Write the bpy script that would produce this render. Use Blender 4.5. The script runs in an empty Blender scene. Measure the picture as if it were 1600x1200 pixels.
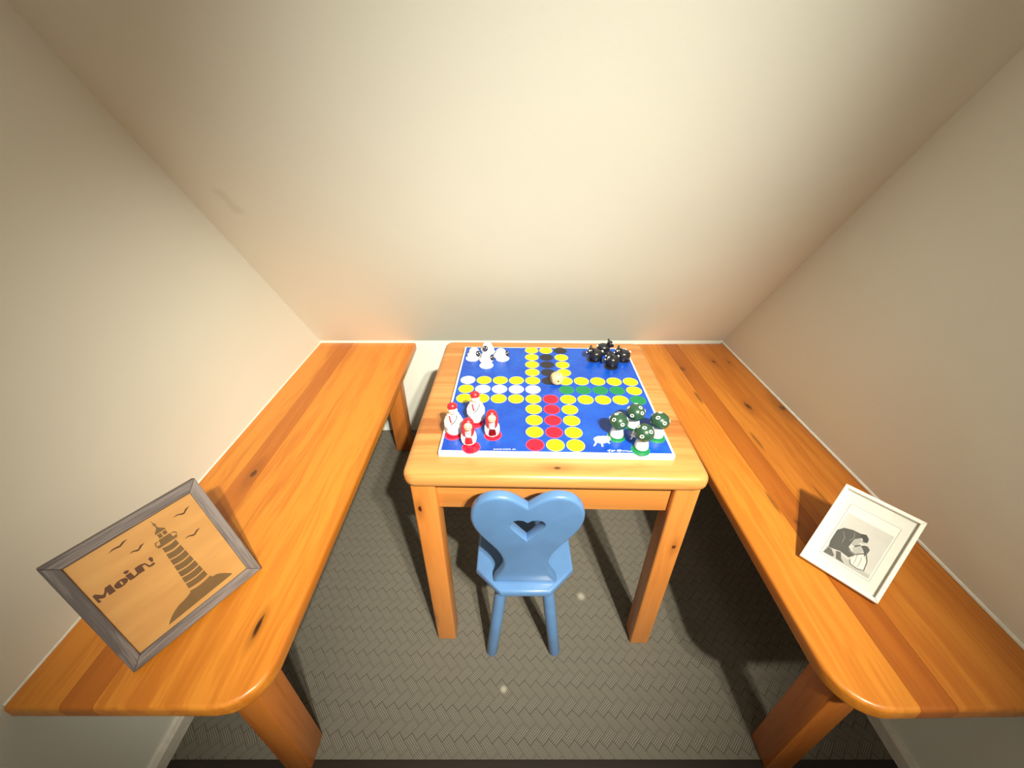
import bpy, bmesh, math, random
from mathutils import Vector, Matrix
from math import sin, cos, pi, sqrt, radians

random.seed(7)
S = bpy.context.scene
COL = S.collection

# ------------------------------------------------------------------ camera
CAM_H, PITCH, FPX = 1.08, 0.565, 642.5
cd = bpy.data.cameras.new('camera')
cam = bpy.data.objects.new('camera', cd)
COL.objects.link(cam)
cam.location = (0, 0, CAM_H)
cam.rotation_euler = (pi / 2 - PITCH, 0, 0)
cd.sensor_fit = 'HORIZONTAL'
cd.sensor_width = 36
cd.lens = FPX * 36 / 1600
cd.clip_start = 0.02
S.camera = cam

# ------------------------------------------------------------------ world, lamps, fill light, exposure
w = bpy.data.worlds.new('world')
S.world = w
w.use_nodes = True
w.node_tree.nodes['Background'].inputs[0].default_value = (1, 0.93, 0.82, 1)
w.node_tree.nodes['Background'].inputs[1].default_value = 0.02
S.view_settings.view_transform = 'Standard'
S.view_settings.look = 'None'
S.view_settings.gamma = 1
S.view_settings.use_curve_mapping = False
S.view_settings.exposure = 0.0

def spot(name, loc, target, energy, size, blend, radius, color):
    ld = bpy.data.lights.new(name, 'SPOT')
    ld.energy = energy
    ld.spot_size = radians(size)
    ld.spot_blend = blend
    ld.shadow_soft_size = radius
    ld.color = color
    o = bpy.data.objects.new(name, ld)
    COL.objects.link(o)
    o.location = loc
    o.rotation_euler = (Vector(target) - Vector(loc)).to_track_quat('-Z', 'Y').to_euler()
    return o

WARM = (1.0, 0.95, 0.77)
AIM = (-0.02, 0.85, 0.40)
spot('ceiling_spot', (0.55, -0.90, 2.22), AIM, 440, 43.5, 1.0, 0.03, WARM)
spot('ceiling_spot', (0.69, -0.86, 2.22), AIM, 222, 43.5, 1.0, 0.03, WARM)
pl = bpy.data.lights.new('fill_light', 'AREA')  # added soft fill behind the camera, raises the ambient level
pl.shape = 'DISK'
pl.size = 0.5
pl.energy = 6.0
pl.color = (1.0, 0.94, 0.80)
plo = bpy.data.objects.new('fill_light', pl)
COL.objects.link(plo)
plo.location = (-0.1, -1.0, 2.38)

# ------------------------------------------------------------------ pixel helper (1600 x 1200 frame)
_F = Vector((0, cos(PITCH), -sin(PITCH)))
_U = Vector((0, sin(PITCH), cos(PITCH)))
def ray(px, py):
    return _F + Vector((1, 0, 0)) * ((px - 800) / FPX) - _U * ((py - 600) / FPX)
def on_z(px, py, z):
    d = ray(px, py)
    return Vector((0, 0, CAM_H)) + d * ((z - CAM_H) / d.z)

# ------------------------------------------------------------------ material helpers
def srgb(r, g, b):
    f = lambda c: (c / 255 / 12.92) if c / 255 <= 0.04045 else ((c / 255 + 0.055) / 1.055) ** 2.4
    return (f(r), f(g), f(b), 1)

class NT:
    def __init__(self, name):
        self.m = bpy.data.materials.new(name)
        self.m.use_nodes = True
        self.t = self.m.node_tree
        self.b = self.t.nodes['Principled BSDF']
    def n(self, typ, **kw):
        o = self.t.nodes.new(typ)
        for k, v in kw.items():
            setattr(o, k, v)
        return o
    def l(self, a, b):
        self.t.links.new(a, b)
    def put(self, sock, v):
        if hasattr(v, 'is_linked'):
            self.l(v, sock)
        else:
            sock.default_value = v
    def math(self, op, a, b=None, c=None, clamp=False):
        o = self.n('ShaderNodeMath', operation=op)
        o.use_clamp = clamp
        self.put(o.inputs[0], a)
        if b is not None: self.put(o.inputs[1], b)
        if c is not None: self.put(o.inputs[2], c)
        return o.outputs[0]
    def vmath(self, op, a, b=None):
        o = self.n('ShaderNodeVectorMath', operation=op)
        self.put(o.inputs[0], a)
        if b is not None: self.put(o.inputs[1], b)
        return o.outputs['Value'] if op in ('LENGTH', 'DISTANCE', 'DOT_PRODUCT') else o.outputs[0]
    def mix(self, fac, a, b, blend='MIX'):
        o = self.n('ShaderNodeMix', data_type='RGBA', blend_type=blend)
        self.put(o.inputs[0], fac)
        self.put(o.inputs[6], a)
        self.put(o.inputs[7], b)
        return o.outputs[2]
    def ramp(self, fac, lo, hi, a=0.0, b=1.0):
        o = self.n('ShaderNodeMapRange', interpolation_type='SMOOTHSTEP')
        self.put(o.inputs[0], fac)
        o.inputs[1].default_value = lo
        o.inputs[2].default_value = hi
        o.inputs[3].default_value = a
        o.inputs[4].default_value = b
        return o.outputs[0]
    def coord(self):
        return self.n('ShaderNodeTexCoord').outputs['Object']
    def noise(self, vec, scale, detail=3, rough=0.5, dist=0):
        o = self.n('ShaderNodeTexNoise')
        self.l(vec, o.inputs['Vector'])
        o.inputs['Scale'].default_value = scale
        o.inputs['Detail'].default_value = detail
        o.inputs['Roughness'].default_value = rough
        o.inputs['Distortion'].default_value = dist
        return o.outputs[0]
    def bump(self, h, strength, dist):
        o = self.n('ShaderNodeBump')
        o.inputs['Strength'].default_value = strength
        o.inputs['Distance'].default_value = dist
        self.l(h, o.inputs['Height'])
        self.l(o.outputs[0], self.b.inputs['Normal'])

def plain(name, col, rough=0.5, spec=0.5, vary=0.04, nscale=60, coat=0.0):
    k = NT(name)
    c = k.coord()
    nz = k.noise(c, nscale, 3)
    f = k.ramp(nz, 0.3, 0.7)
    d = tuple(x * (1 - vary * 3) for x in col[:3]) + (1,)
    k.l(k.mix(f, d, col), k.b.inputs['Base Color'])
    k.b.inputs['Roughness'].default_value = rough
    k.b.inputs['Specular IOR Level'].default_value = spec
    k.b.inputs['Coat Weight'].default_value = coat
    k.b.inputs['Coat Roughness'].default_value = 0.15
    return k.m

def wood(name, light, dark, axis, seed, knots=(), contrast=0.5, rough=0.36, coat=0.12, across=70.0, rings=0.5, dust=0.0):
    """knots: (x, y, z, radius, strength) in the coordinates of the thing"""
    k = NT(name)
    c0 = k.coord()
    rnd = random.Random(seed)
    c = k.vmath('ADD', c0, (rnd.uniform(-9, 9), rnd.uniform(-9, 9), rnd.uniform(-9, 9)))
    sc = [1.0, 1.0, 1.0]
    sc[axis] = 0.045
    cs = k.vmath('MULTIPLY', c, tuple(sc))
    # swirl of the grain around each knot
    warp = k.noise(k.vmath('MULTIPLY', c, tuple(0.35 if i == axis else 1.0 for i in range(3))), 7, 2)
    wv = k.math('MULTIPLY', k.math('SUBTRACT', warp, 0.5), 0.05)
    comb = k.n('ShaderNodeCombineXYZ')
    for i in range(3):
        if i != axis:
            k.l(wv, comb.inputs[i])
    cs2 = k.vmath('ADD', cs, comb.outputs[0])
    fine = k.ramp(k.noise(cs2, across * 2.2, 4, 0.6), 0.3, 0.72)
    mid = k.ramp(k.noise(cs2, across * 0.55, 3, 0.5), 0.32, 0.68)
    broad = k.ramp(k.noise(cs2, across * 0.17, 2, 0.5), 0.35, 0.65)
    g = k.math('ADD', k.math('MULTIPLY', fine, 0.25), k.math('ADD', k.math('MULTIPLY', mid, 0.4), k.math('MULTIPLY', broad, 0.35)))
    g = k.math('MULTIPLY', k.ramp(g, 0.2, 0.85), contrast)
    col = k.mix(g, light, dark)
    for kn_ in knots:
        x, y, z, r, s = kn_[:5]
        el = kn_[5] if len(kn_) > 5 else 0.6
        r *= 0.72
        dv = k.vmath('SUBTRACT', c0, (x, y, z))
        ks = [1.0, 1.0, 1.0]
        ks[axis] = 0.28
        wide = k.vmath('LENGTH', k.vmath('MULTIPLY', dv, tuple(ks)))
        wide = k.math('ADD', wide, k.math('MULTIPLY', k.math('SUBTRACT', mid, 0.5), r * 1.2))
        halo = k.ramp(wide, r * 0.5, r * 3.0, 0.55 * s, 0.0)
        col = k.mix(halo, col, tuple(a * 0.5 for a in dark[:3]) + (1,))
        ks[axis] = el
        core = k.vmath('LENGTH', k.vmath('MULTIPLY', dv, tuple(ks)))
        core = k.math('ADD', core, k.math('MULTIPLY', k.math('SUBTRACT', fine, 0.5), r * 0.7))
        col = k.mix(k.ramp(core, r * 0.45, r * 1.0, s, 0.0), col, (0.045, 0.014, 0.004, 1))
    k.l(col, k.b.inputs['Base Color'])
    k.b.inputs['Roughness'].default_value = rough
    k.b.inputs['Coat Weight'].default_value = coat
    k.b.inputs['Coat Roughness'].default_value = 0.2
    k.bump(g, 0.12, 0.001)
    return k.m

# ------------------------------------------------------------------ mesh helpers
def tag(o, label=None, cat=None, group=None, kind=None):
    if label: o['label'] = label
    if cat: o['category'] = cat
    if group: o['group'] = group
    if kind: o['kind'] = kind
    return o

def empty(name, loc=(0, 0, 0), rot=(0, 0, 0)):
    o = bpy.data.objects.new(name, None)
    o.empty_display_size = 0.05
    COL.objects.link(o)
    o.location = loc
    o.rotation_euler = rot
    return o

def link(name, me, mats, parent=None, smooth=False):
    if not isinstance(mats, (list, tuple)): mats = [mats]
    for m in mats: me.materials.append(m)
    if smooth:
        me.polygons.foreach_set('use_smooth', [True] * len(me.polygons))
        try:
            me.set_sharp_from_angle(angle=radians(42))
        except Exception:
            pass
    o = bpy.data.objects.new(name, me)
    COL.objects.link(o)
    if parent is not None: o.parent = parent
    return o

def from_bm(name, bm, mats, parent=None, smooth=True):
    bmesh.ops.recalc_face_normals(bm, faces=bm.faces[:])
    me = bpy.data.meshes.new(name)
    bm.to_mesh(me)
    bm.free()
    return link(name, me, mats, parent, smooth)

def bm_box(bm, lo, hi, bevel=0.0, seg=2, mat=0):
    r = bmesh.ops.create_cube(bm, size=1)
    vs = r['verts']
    for v in vs:
        v.co = Vector([(lo[i] + hi[i]) / 2 + v.co[i] * (hi[i] - lo[i]) for i in range(3)])
    fs = set(f for v in vs for f in v.link_faces)
    for f in fs: f.material_index = mat
    if bevel > 0:
        es = list(set(e for v in vs for e in v.link_edges))
        bmesh.ops.bevel(bm, geom=es, offset=bevel, segments=seg, profile=0.5, affect='EDGES')

def box(name, lo, hi, mat, parent=None, bevel=0.0, seg=2):
    bm = bmesh.new()
    bm_box(bm, lo, hi, bevel, seg)
    return from_bm(name, bm, mat, parent)

def bm_ball(bm, c, r, u=16, v=10, mat=0, rot=None):
    """ellipsoid; r scalar or 3 radii"""
    if not isinstance(r, (list, tuple)): r = (r, r, r)
    d = bmesh.ops.create_uvsphere(bm, u_segments=u, v_segments=v, radius=1)
    R = rot or Matrix.Identity(3)
    for q in d['verts']:
        q.co = Vector(c) + R @ Vector([q.co[i] * r[i] for i in range(3)])
    for f in set(f for q in d['verts'] for f in q.link_faces): f.material_index = mat

def bm_lathe(bm, prof, seg=24, c=(0, 0, 0), mat=0, fn=None):
    """prof: (r, z) bottom to top, closed with end fans"""
    rings = []
    for r, z in prof:
        if r < 1e-6:
            rings.append([bm.verts.new((c[0], c[1], c[2] + z))])
        else:
            rings.append([bm.verts.new((c[0] + r * cos(2 * pi * i / seg), c[1] + r * sin(2 * pi * i / seg), c[2] + z)) for i in range(seg)])
    if fn:
        for rg in rings:
            for v in rg: v.co = fn(v.co)
    for a, b in zip(rings, rings[1:]):
        for i in range(seg):
            j = (i + 1) % seg
            if len(a) == 1 and len(b) == 1: continue
            if len(a) == 1: f = bm.faces.new((a[0], b[j], b[i]))
            elif len(b) == 1: f = bm.faces.new((a[i], a[j], b[0]))
            else: f = bm.faces.new((a[i], a[j], b[j], b[i]))
            f.material_index = mat
    for rg, flip in ((rings[0], True), (rings[-1], False)):
        if len(rg) > 1:
            f = bm.faces.new(rg[::-1] if flip else rg)
            f.material_index = mat

def bm_tube(bm, pts, r, seg=8, mat=0):
    pts = [Vector(p) for p in pts]
    rings = []
    for i, p in enumerate(pts):
        t = (pts[min(i + 1, len(pts) - 1)] - pts[max(i - 1, 0)]).normalized()
        a = t.orthogonal().normalized() if i == 0 else (prev - t * prev.dot(t)).normalized()
        prev = a
        b = t.cross(a)
        rr = r[i] if isinstance(r, (list, tuple)) else r
        rings.append([bm.verts.new(p + (a * cos(2 * pi * k / seg) + b * sin(2 * pi * k / seg)) * rr) for k in range(seg)])
    for A, B in zip(rings, rings[1:]):
        for i in range(seg):
            f = bm.faces.new((A[i], A[(i + 1) % seg], B[(i + 1) % seg], B[i]))
            f.material_index = mat
    bm.faces.new(rings[0][::-1]).material_index = mat
    bm.faces.new(rings[-1]).material_index = mat

def bm_prism(bm, pts, f0, f1, mat=0):
    """pts 2D outline; f0/f1 map (x, y) to 3D for the two faces"""
    from mathutils.geometry import tessellate_polygon
    A = [bm.verts.new(f0(*p)) for p in pts]
    B = [bm.verts.new(f1(*p)) for p in pts]
    tri = tessellate_polygon([[Vector((p[0], p[1], 0)) for p in pts]])
    for t in tri:
        bm.faces.new([B[i] for i in t]).material_index = mat
        bm.faces.new([A[i] for i in reversed(t)]).material_index = mat
    n = len(pts)
    for i in range(n):
        bm.faces.new((A[i], A[(i + 1) % n], B[(i + 1) % n], B[i])).material_index = mat

def copy_tree(o, parent=None):
    c = o.copy()
    COL.objects.link(c)
    c.parent = parent
    for ch in list(o.children):
        copy_tree(ch, c)
    return c

# ------------------------------------------------------------------ surfaces
def wall_material(name, col, smudge=None):
    k = NT(name)
    c = k.coord()
    n1 = k.ramp(k.noise(c, 3.0, 3), 0.3, 0.7)
    base = k.mix(n1, tuple(x * 0.97 for x in col[:3]) + (1,), col)
    if smudge:
        a, b = (Vector(q) for q in smudge)
        d = (b - a)
        rel = k.vmath('SUBTRACT', c, tuple(a))
        tt = k.math('DIVIDE', k.vmath('DOT_PRODUCT', rel, tuple(d)), d.length_squared, clamp=True)
        sc_ = k.n('ShaderNodeVectorMath', operation='SCALE')
        sc_.inputs[0].default_value = tuple(d)
        k.l(tt, sc_.inputs['Scale'])
        dist = k.vmath('DISTANCE', rel, sc_.outputs[0])
        dist = k.math('ADD', dist, k.math('MULTIPLY', k.math('SUBTRACT', k.noise(c, 40, 3), 0.5), 0.02))
        base = k.mix(k.ramp(dist, 0.0, 0.02, 0.16, 0.0), base, (0.32, 0.26, 0.22, 1))
    k.l(base, k.b.inputs['Base Color'])
    k.b.inputs['Roughness'].default_value = 0.75
    k.b.inputs['Specular IOR Level'].default_value = 0.25
    k.bump(k.noise(c, 220, 4), 0.12, 0.001)
    return k.m

M_WALL = wall_material('painted_plaster', (0.775, 0.795, 0.735, 1))
M_BASE = plain('white_paint', (0.72, 0.69, 0.62, 1), 0.5)

def carpet_material():
    k = NT('herringbone_carpet')
    c = k.coord()
    rot = k.n('ShaderNodeMapping')
    rot.inputs['Rotation'].default_value = (0, 0, radians(47))
    k.l(c, rot.inputs['Vector'])
    wob = k.noise(c, 30, 2)
    W = 0.0185
    sp = k.n('ShaderNodeSeparateXYZ')
    k.l(k.vmath('MULTIPLY', rot.outputs[0], (1 / W, 1 / W, 1 / W)), sp.inputs[0])
    u = k.math('ADD', sp.outputs[0], k.math('MULTIPLY', wob, 0.22))
    v = k.math('SUBTRACT', sp.outputs[1], k.math('MULTIPLY', wob, 0.22))
    i, j = k.math('FLOOR', u), k.math('FLOOR', v)
    n = 2
    m = k.math('FLOORED_MODULO', k.math('SUBTRACT', i, j), 2 * n)
    horiz = k.math('LESS_THAN', m, n - 0.5)
    fu, fv = k.math('SUBTRACT', u, i), k.math('SUBTRACT', v, j)
    # position along and across each block
    alongh = k.math('DIVIDE', k.math('ADD', m, fu), n)
    mv = k.math('SUBTRACT', 2 * n - 1, m)
    alongv = k.math('DIVIDE', k.math('ADD', mv, fv), n)
    along = k.math('ADD', k.math('MULTIPLY', horiz, alongh), k.math('MULTIPLY', k.math('SUBTRACT', 1, horiz), alongv))
    across = k.math('ADD', k.math('MULTIPLY', horiz, fv), k.math('MULTIPLY', k.math('SUBTRACT', 1, horiz), fu))
    rib = k.math('MULTIPLY_ADD', k.math('SINE', k.math('MULTIPLY', across, 2 * pi * 5)), 0.5, 0.5)
    ea = k.ramp(k.math('ABSOLUTE', k.math('SUBTRACT', along, 0.5)), 0.43, 0.5, 1, 0.25)
    ec = k.ramp(k.math('ABSOLUTE', k.math('SUBTRACT', across, 0.5)), 0.40, 0.5, 1, 0.45)
    h = k.math('MULTIPLY', k.math('MULTIPLY', ea, ec), k.math('MULTIPLY_ADD', rib, 0.9, 0.1))
    fuzz = k.noise(c, 900, 3, 0.7)
    patch = k.ramp(k.noise(c, 14, 3), 0.3, 0.7)
    hh = k.math('ADD', k.math('MULTIPLY', h, 0.75), k.math('MULTIPLY', fuzz, 0.35))
    lo, hi = (0.048, 0.042, 0.034, 1), (0.235, 0.217, 0.184, 1)
    col = k.mix(k.math('MULTIPLY', hh, 0.9, clamp=True), lo, hi)
    col = k.mix(k.math('MULTIPLY', patch, 0.12), col, (0.12, 0.11, 0.09, 1))
    for (px, py, r) in ((908, 932, 0.015), (787, 1077, 0.011)):     # two pale stains
        p = on_z(px, py, 0)
        d = k.vmath('DISTANCE', c, (p.x, p.y, 0.0))
        d = k.math('ADD', d, k.math('MULTIPLY', k.math('SUBTRACT', fuzz, 0.5), r))
        col = k.mix(k.ramp(d, r * 0.1, r, 0.38, 0), col, (0.72, 0.68, 0.58, 1))
    k.l(col, k.b.inputs['Base Color'])
    k.b.inputs['Roughness'].default_value = 0.95
    k.b.inputs['Specular IOR Level'].default_value = 0.1
    k.bump(hh, 0.5, 0.002)
    return k.m

M_CARPET = carpet_material()

XL = -0.697
def xr(y): return 0.7815 - 0.0122 * y          # the right wall runs slightly inwards
YB, ZFOLD, SL = 1.345, 0.414, 0.947
YF = -1.75                                      # wall behind the camera
ZC = 2.40
T = 0.06

def struct(o, label=None):
    o['kind'] = 'structure'
    if label: o['label'] = label
    return o

YSTRIP = 0.294
struct(box('floor', (XL - T, YSTRIP, -0.05), (0.86, YB + T, 0), M_CARPET), 'taupe herringbone carpet floor of the niche')
M_DARK = wood('dark_strip', (0.020, 0.013, 0.010, 1), (0.010, 0.007, 0.006, 1), 0, 3, rough=0.6, coat=0)  # near-black tone of the strip along the carpet's near edge
struct(box('trim_1', (XL, YSTRIP - 0.09, -0.05), (0.79, YSTRIP - 0.0005, 0.001), M_DARK, bevel=0.001), 'dark strip across the floor where the carpet ends')
struct(box('floor', (XL - T, YF, -0.05), (0.86, YSTRIP - 0.0905, -0.002), plain('room_floor', (0.10, 0.075, 0.055, 1), 0.6)), 'dark floor of the room outside the niche')

def slab(name, pts, axis, a, b, mat):
    """prism over a YZ outline (axis 0)"""
    bm = bmesh.new()
    bm_prism(bm, pts, lambda y, z: Vector((a(y) if callable(a) else a, y, z)), lambda y, z: Vector((b(y) if callable(b) else b, y, z)))
    return from_bm(name, bm, mat, None, False)

yslope = lambda z: YB - (z - ZFOLD) / math.tan(SL)
side = [(YF, -0.05), (YB + T, -0.05), (YB + T, ZFOLD), (yslope(ZC) + T, ZC + 0.05), (YF, ZC + 0.05)]
struct(slab('wall_left', side, 0, XL - T, XL, M_WALL), 'cream painted left wall')
struct(slab('wall_right', side, 0, xr, lambda y: xr(y) + T, M_WALL), 'cream painted right wall')
struct(box('wall_back', (XL, YB, 0), (0.79, YB + T, ZFOLD), M_WALL), 'low cream wall behind the table under the slope')
ceil = [(YB, ZFOLD), (YB + T, ZFOLD), (yslope(ZC) + T, ZC + 0.05), (YF, ZC + 0.05), (YF, ZC), (yslope(ZC), ZC)]
def on_slope(px, py):
    d = ray(px, py)
    n = Vector((0, -sin(SL), -cos(SL)))
    return Vector((0, 0, CAM_H)) + d * ((Vector((0, YB, ZFOLD)) - Vector((0, 0, CAM_H))).dot(n) / d.dot(n))
M_CEIL = wall_material('painted_slope', (0.775, 0.795, 0.735, 1), (on_slope(343, 302), on_slope(370, 328)))
struct(slab('ceiling', ceil, 0, XL, lambda y: xr(y), M_CEIL), 'cream sloping attic ceiling above the table')
struct(box('wall_front', (XL, YF - T, 0), (0.80, YF, ZC), M_WALL), 'cream wall behind the camera')

def base_strip(name, sgn):
    bm = bmesh.new()
    prof = [(0, 0), (0.012, 0), (0.012, 0.032), (0.007, 0.040), (0, 0.040)]
    x = (lambda y: XL) if sgn > 0 else xr
    y0, y1 = YSTRIP - 0.09, YB
    A = [bm.verts.new((x(y0) + sgn * p, y0, z)) for p, z in prof]
    B = [bm.verts.new((x(y1) + sgn * p, y1, z)) for p, z in prof]
    n = len(prof)
    for i in range(n):
        bm.faces.new((A[i], A[(i + 1) % n], B[(i + 1) % n], B[i]))
    bm.faces.new(A); bm.faces.new(B)
    return struct(from_bm(name, bm, M_BASE, None, False), 'narrow pale skirting strip under the bench')
base_strip('baseboard_left', 1)
base_strip('baseboard_right', -1)

# pale sealant beads where the benches meet the walls
M_SEAL = plain('white_sealant', (0.86, 0.84, 0.78, 1), 0.4)
ZB = 0.405
def bead(name, p, q, r, label):
    bm = bmesh.new()
    bm_tube(bm, [p, q], r, 8)
    return struct(from_bm(name, bm, M_SEAL), label)
bead('trim_2', (XL, 0.24, ZB + 0.0005), (XL, YB, ZB + 0.0005), 0.0022, 'thin pale sealant bead along the left bench')
bead('trim_3', (xr(0.24), 0.24, ZB + 0.0025), (xr(YB), YB, ZB + 0.0025), 0.0038, 'thin pale sealant bead along the right bench')

# ------------------------------------------------------------------ strips of a glued wooden slab
def slab_strip(name, A, B, b0, b1, ztop, thick, corners, rnd, axis, mat, parent, top_r, bot_r, n=10):
    """A=(amin,amax) along the grain, B=(bmin,bmax) across; strip b0..b1.
    corners: radius for (amin,bmin),(amin,bmax),(amax,bmin),(amax,bmax); rnd: round over edges (amin,amax,bmin,bmax)"""
    layers = []
    for k in range(5):
        t = k / 4 * pi / 2
        layers.append((ztop - thick + bot_r * (1 - sin(t)), bot_r * (1 - cos(pi / 2 - t))))
    layers = [(ztop - thick + bot_r * (1 - cos(t)), bot_r * (1 - sin(t))) for t in [i / 4 * pi / 2 for i in range(5)]]
    layers += [(ztop - top_r * (1 - sin(t)), top_r * (1 - cos(t))) for t in [i / 5 * pi / 2 for i in range(6)]]
    bm = bmesh.new()
    rings = []
    for z, e in layers:
        lo = max(b0, B[0] + (e if rnd[2] else 0))
        hi = min(b1, B[1] - (e if rnd[3] else 0))
        L, Rr = [], []
        for i in range(n + 1):
            s = 0.5 - 0.5 * cos(pi * i / n)
            b = lo + (hi - lo) * s
            am, ax = A[0] + (e if rnd[0] else 0), A[1] - (e if rnd[1] else 0)
            for ci, (sa, sb) in enumerate(((0, 0), (0, 1), (1, 0), (1, 1))):
                r = corners[ci]
                if r <= 0: continue
                cb = B[0] + r if sb == 0 else B[1] - r
                if (sb == 0 and b < cb) or (sb == 1 and b > cb):
                    q = sqrt(max(0.0, (r - e) ** 2 - (b - cb) ** 2))
                    if sa == 0: am = max(am, A[0] + r - q)
                    else: ax = min(ax, A[1] - r + q)
            L.append((am, b)); Rr.append((ax, b))
        ring = L + Rr[::-1]
        rings.append([bm.verts.new((a, b, z) if axis == 0 else (b, a, z)) for a, b in ring])
    m = len(rings[0])
    for P, Q in zip(rings, rings[1:]):
        for i in range(m):
            bm.faces.new((P[i], P[(i + 1) % m], Q[(i + 1) % m], Q[i]))
    bm.faces.new(rings[0][::-1])
    bm.faces.new(rings[-1])
    bmesh.ops.remove_doubles(bm, verts=bm.verts[:], dist=1e-6)
    return from_bm(name, bm, mat, parent)

# ------------------------------------------------------------------ benches
C_BENCH_L = (0.62, 0.225, 0.026, 1)
C_BENCH_D = (0.45, 0.130, 0.012, 1)
def leg_mat(seed, knots=()):
    return wood('pine_leg', (0.48, 0.152, 0.026, 1), (0.34, 0.090, 0.012, 1), 2, seed, knots, 0.7)

# left bench: coordinates of the bench = world, moved to an origin at its foot
def make_bench(name, origin, rotz, planks, y0, y1, width, mirror, label, crn, legs):
    root = empty(name, origin, (0, 0, rotz))
    tag(root, label, 'bench', 'pine wall benches')
    A = (y0, y1)
    B = (0, width)
    for (b0, b1, m) in planks:
        if mirror:
            cs = (0, crn, 0, 0); rd = (1, 0, 0, 1)
        else:
            cs = (crn, 0, 0, 0); rd = (1, 0, 1, 0)
        slab_strip('plank', A, B, b0 + 0.00025, b1 - 0.00025, ZB, 0.028, cs, rd, 1, m, root, 0.007, 0.005, 14)
    for (lx0, lx1, ly0, ly1, m) in legs:
        box('leg', (lx0, ly0, 0), (lx1, ly1, ZB - 0.028), m, root, 0.004)
    return root

oL = Vector((XL, 0, 0))
Wl = 0.347
P0 = wood('bench_pine', C_BENCH_L, C_BENCH_D, 1, 11, [], 0.8)
P1 = wood('bench_pine', (0.46, 0.140, 0.015, 1), (0.36, 0.095, 0.009, 1), 1, 12, [(-0.591 - XL, 0.683, ZB, 0.010, 0.8)], 0.6)
P2 = wood('bench_pine', C_BENCH_L, C_BENCH_D, 1, 15, [(-0.403 - XL, 0.344, ZB, 0.0062, 1.0, 0.2)], 0.8)
lm = leg_mat(5)
bl = make_bench('pine_bench', oL, 0, [(0.0, 0.076, P0), (0.076, 0.122, P1), (0.122, Wl, P2)], 0.2365, YB - 0.001, Wl, True,
                'pine bench along the left wall, with the lighthouse picture on it', 0.062,
                [(0.247, 0.302, 0.280, 0.335, lm), (0.247, 0.302, 1.215, 1.270, leg_mat(6))])
box('wall_cleat', (0.0, 0.42, ZB - 0.068), (0.022, YB - 0.004, ZB - 0.029), lm, bl, 0.002)

rotR = 0.0122
oR = Vector((xr(0), 0, 0))
Wr = 0.3215
Q0 = wood('bench_pine', (0.56, 0.195, 0.024, 1), (0.41, 0.115, 0.012, 1), 1, 21,
          [(0.68 - 0.770, 1.205, ZB, 0.009, 0.7), (0.728 - 0.770, 1.201, ZB, 0.007, 0.6), (0.669 - 0.772, 0.947, ZB, 0.010, 0.8, 0.35), (0.62 - 0.775, 0.80, ZB, 0.005, 0.5, 0.08), (0.760 - 0.772, 0.940, ZB, 0.013, 0.8), (-0.11, 0.62, ZB, 0.005, 0.4, 0.07)], 0.8)
Q1 = wood('bench_pine', (0.41, 0.118, 0.013, 1), (0.31, 0.076, 0.008, 1), 1, 22, [(-0.213, 1.16, ZB, 0.016, 0.55), (-0.205, 0.55, ZB, 0.008, 0.5)], 0.7)
Q2 = wood('bench_pine', C_BENCH_L, C_BENCH_D, 1, 24, [(-0.226, 1.00, ZB, 0.006, 0.55, 0.12), (-0.224, 0.60, ZB, 0.005, 0.5, 0.1)], 0.7)
# the right bench is laid out to the left of the wall: x from -Wr to 0
def bench_right():
    root = empty('pine_bench', oR, (0, 0, rotR))
    tag(root, 'pine bench along the right wall, with the white photo frame on it', 'bench', 'pine wall benches')
    for (b0, b1, m) in [(-Wr, -0.2195, Q2), (-0.2195, -0.1685, Q1), (-0.1685, 0, Q0)]:
        slab_strip('plank', (0.2365, YB - 0.007), (-Wr, 0), b0 + 0.00025, b1 - 0.00025, ZB, 0.028, (0.066, 0, 0, 0), (1, 0, 1, 0), 1, m, root, 0.007, 0.005, 14)
    for (ly, sd) in ((0.282, 8), (1.215, 9)):
        box('leg', (-0.279, ly, 0), (-0.224, ly + 0.055, ZB - 0.028), leg_mat(sd), root, 0.004)
    box('wall_cleat', (-0.022, 0.42, ZB - 0.068), (0, YB - 0.01, ZB - 0.029), leg_mat(10), root, 0.002)
bench_right()

# ------------------------------------------------------------------ table
ZT = 0.568
TC, TR = Vector((0.0807, 0.772, 0)), -0.0207
table = empty('play_table', TC, (0, 0, TR))
tag(table, 'square pine child table with rounded corners carrying the blue game board', 'table')
HX, Y0, Y1 = 0.2693, -0.264, 0.258
tw = [((0.58, 0.272, 0.082, 1), (0.44, 0.160, 0.034, 1)), ((0.47, 0.185, 0.044, 1), (0.31, 0.092, 0.018, 1))]
bnd = [-0.264, -0.214, -0.150, -0.097, -0.037, 0.013, 0.098, 0.183, 0.216, 0.258]
pick = [0, 0, 1, 0, 0, 0, 0, 1, 0]
for i in range(len(bnd) - 1):
    kn = [(0.004, -0.241, ZT, 0.0075, 0.9)] if i == 0 else [(-0.21, -0.118, ZT, 0.012, 0.3)] if i == 2 else []
    l, d = tw[pick[i]]
    t = random.uniform(0.94, 1.04)
    m = wood('table_pine', tuple(x * t for x in l[:3]) + (1,), d, 0, 40 + i, kn, 0.8, 0.3, 0.35, 75)
    slab_strip('plank', (-HX, HX), (Y0, Y1), bnd[i] + 0.0002, bnd[i + 1] - 0.0002, ZT, 0.031, (0.024,) * 4, (1, 1, 1, 1), 0, m, table, 0.014, 0.010, 12)
lx, ly0, lw = 0.2585, -0.2555, 0.045
lk = {(-1, -1): [(-0.247, ly0, 0.474, 0.0065, 1.0), (-0.2585, ly0, 0.098, 0.006, 1.0)], (1, -1): [(0.243, ly0, 0.376, 0.0075, 0.9)]}
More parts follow.
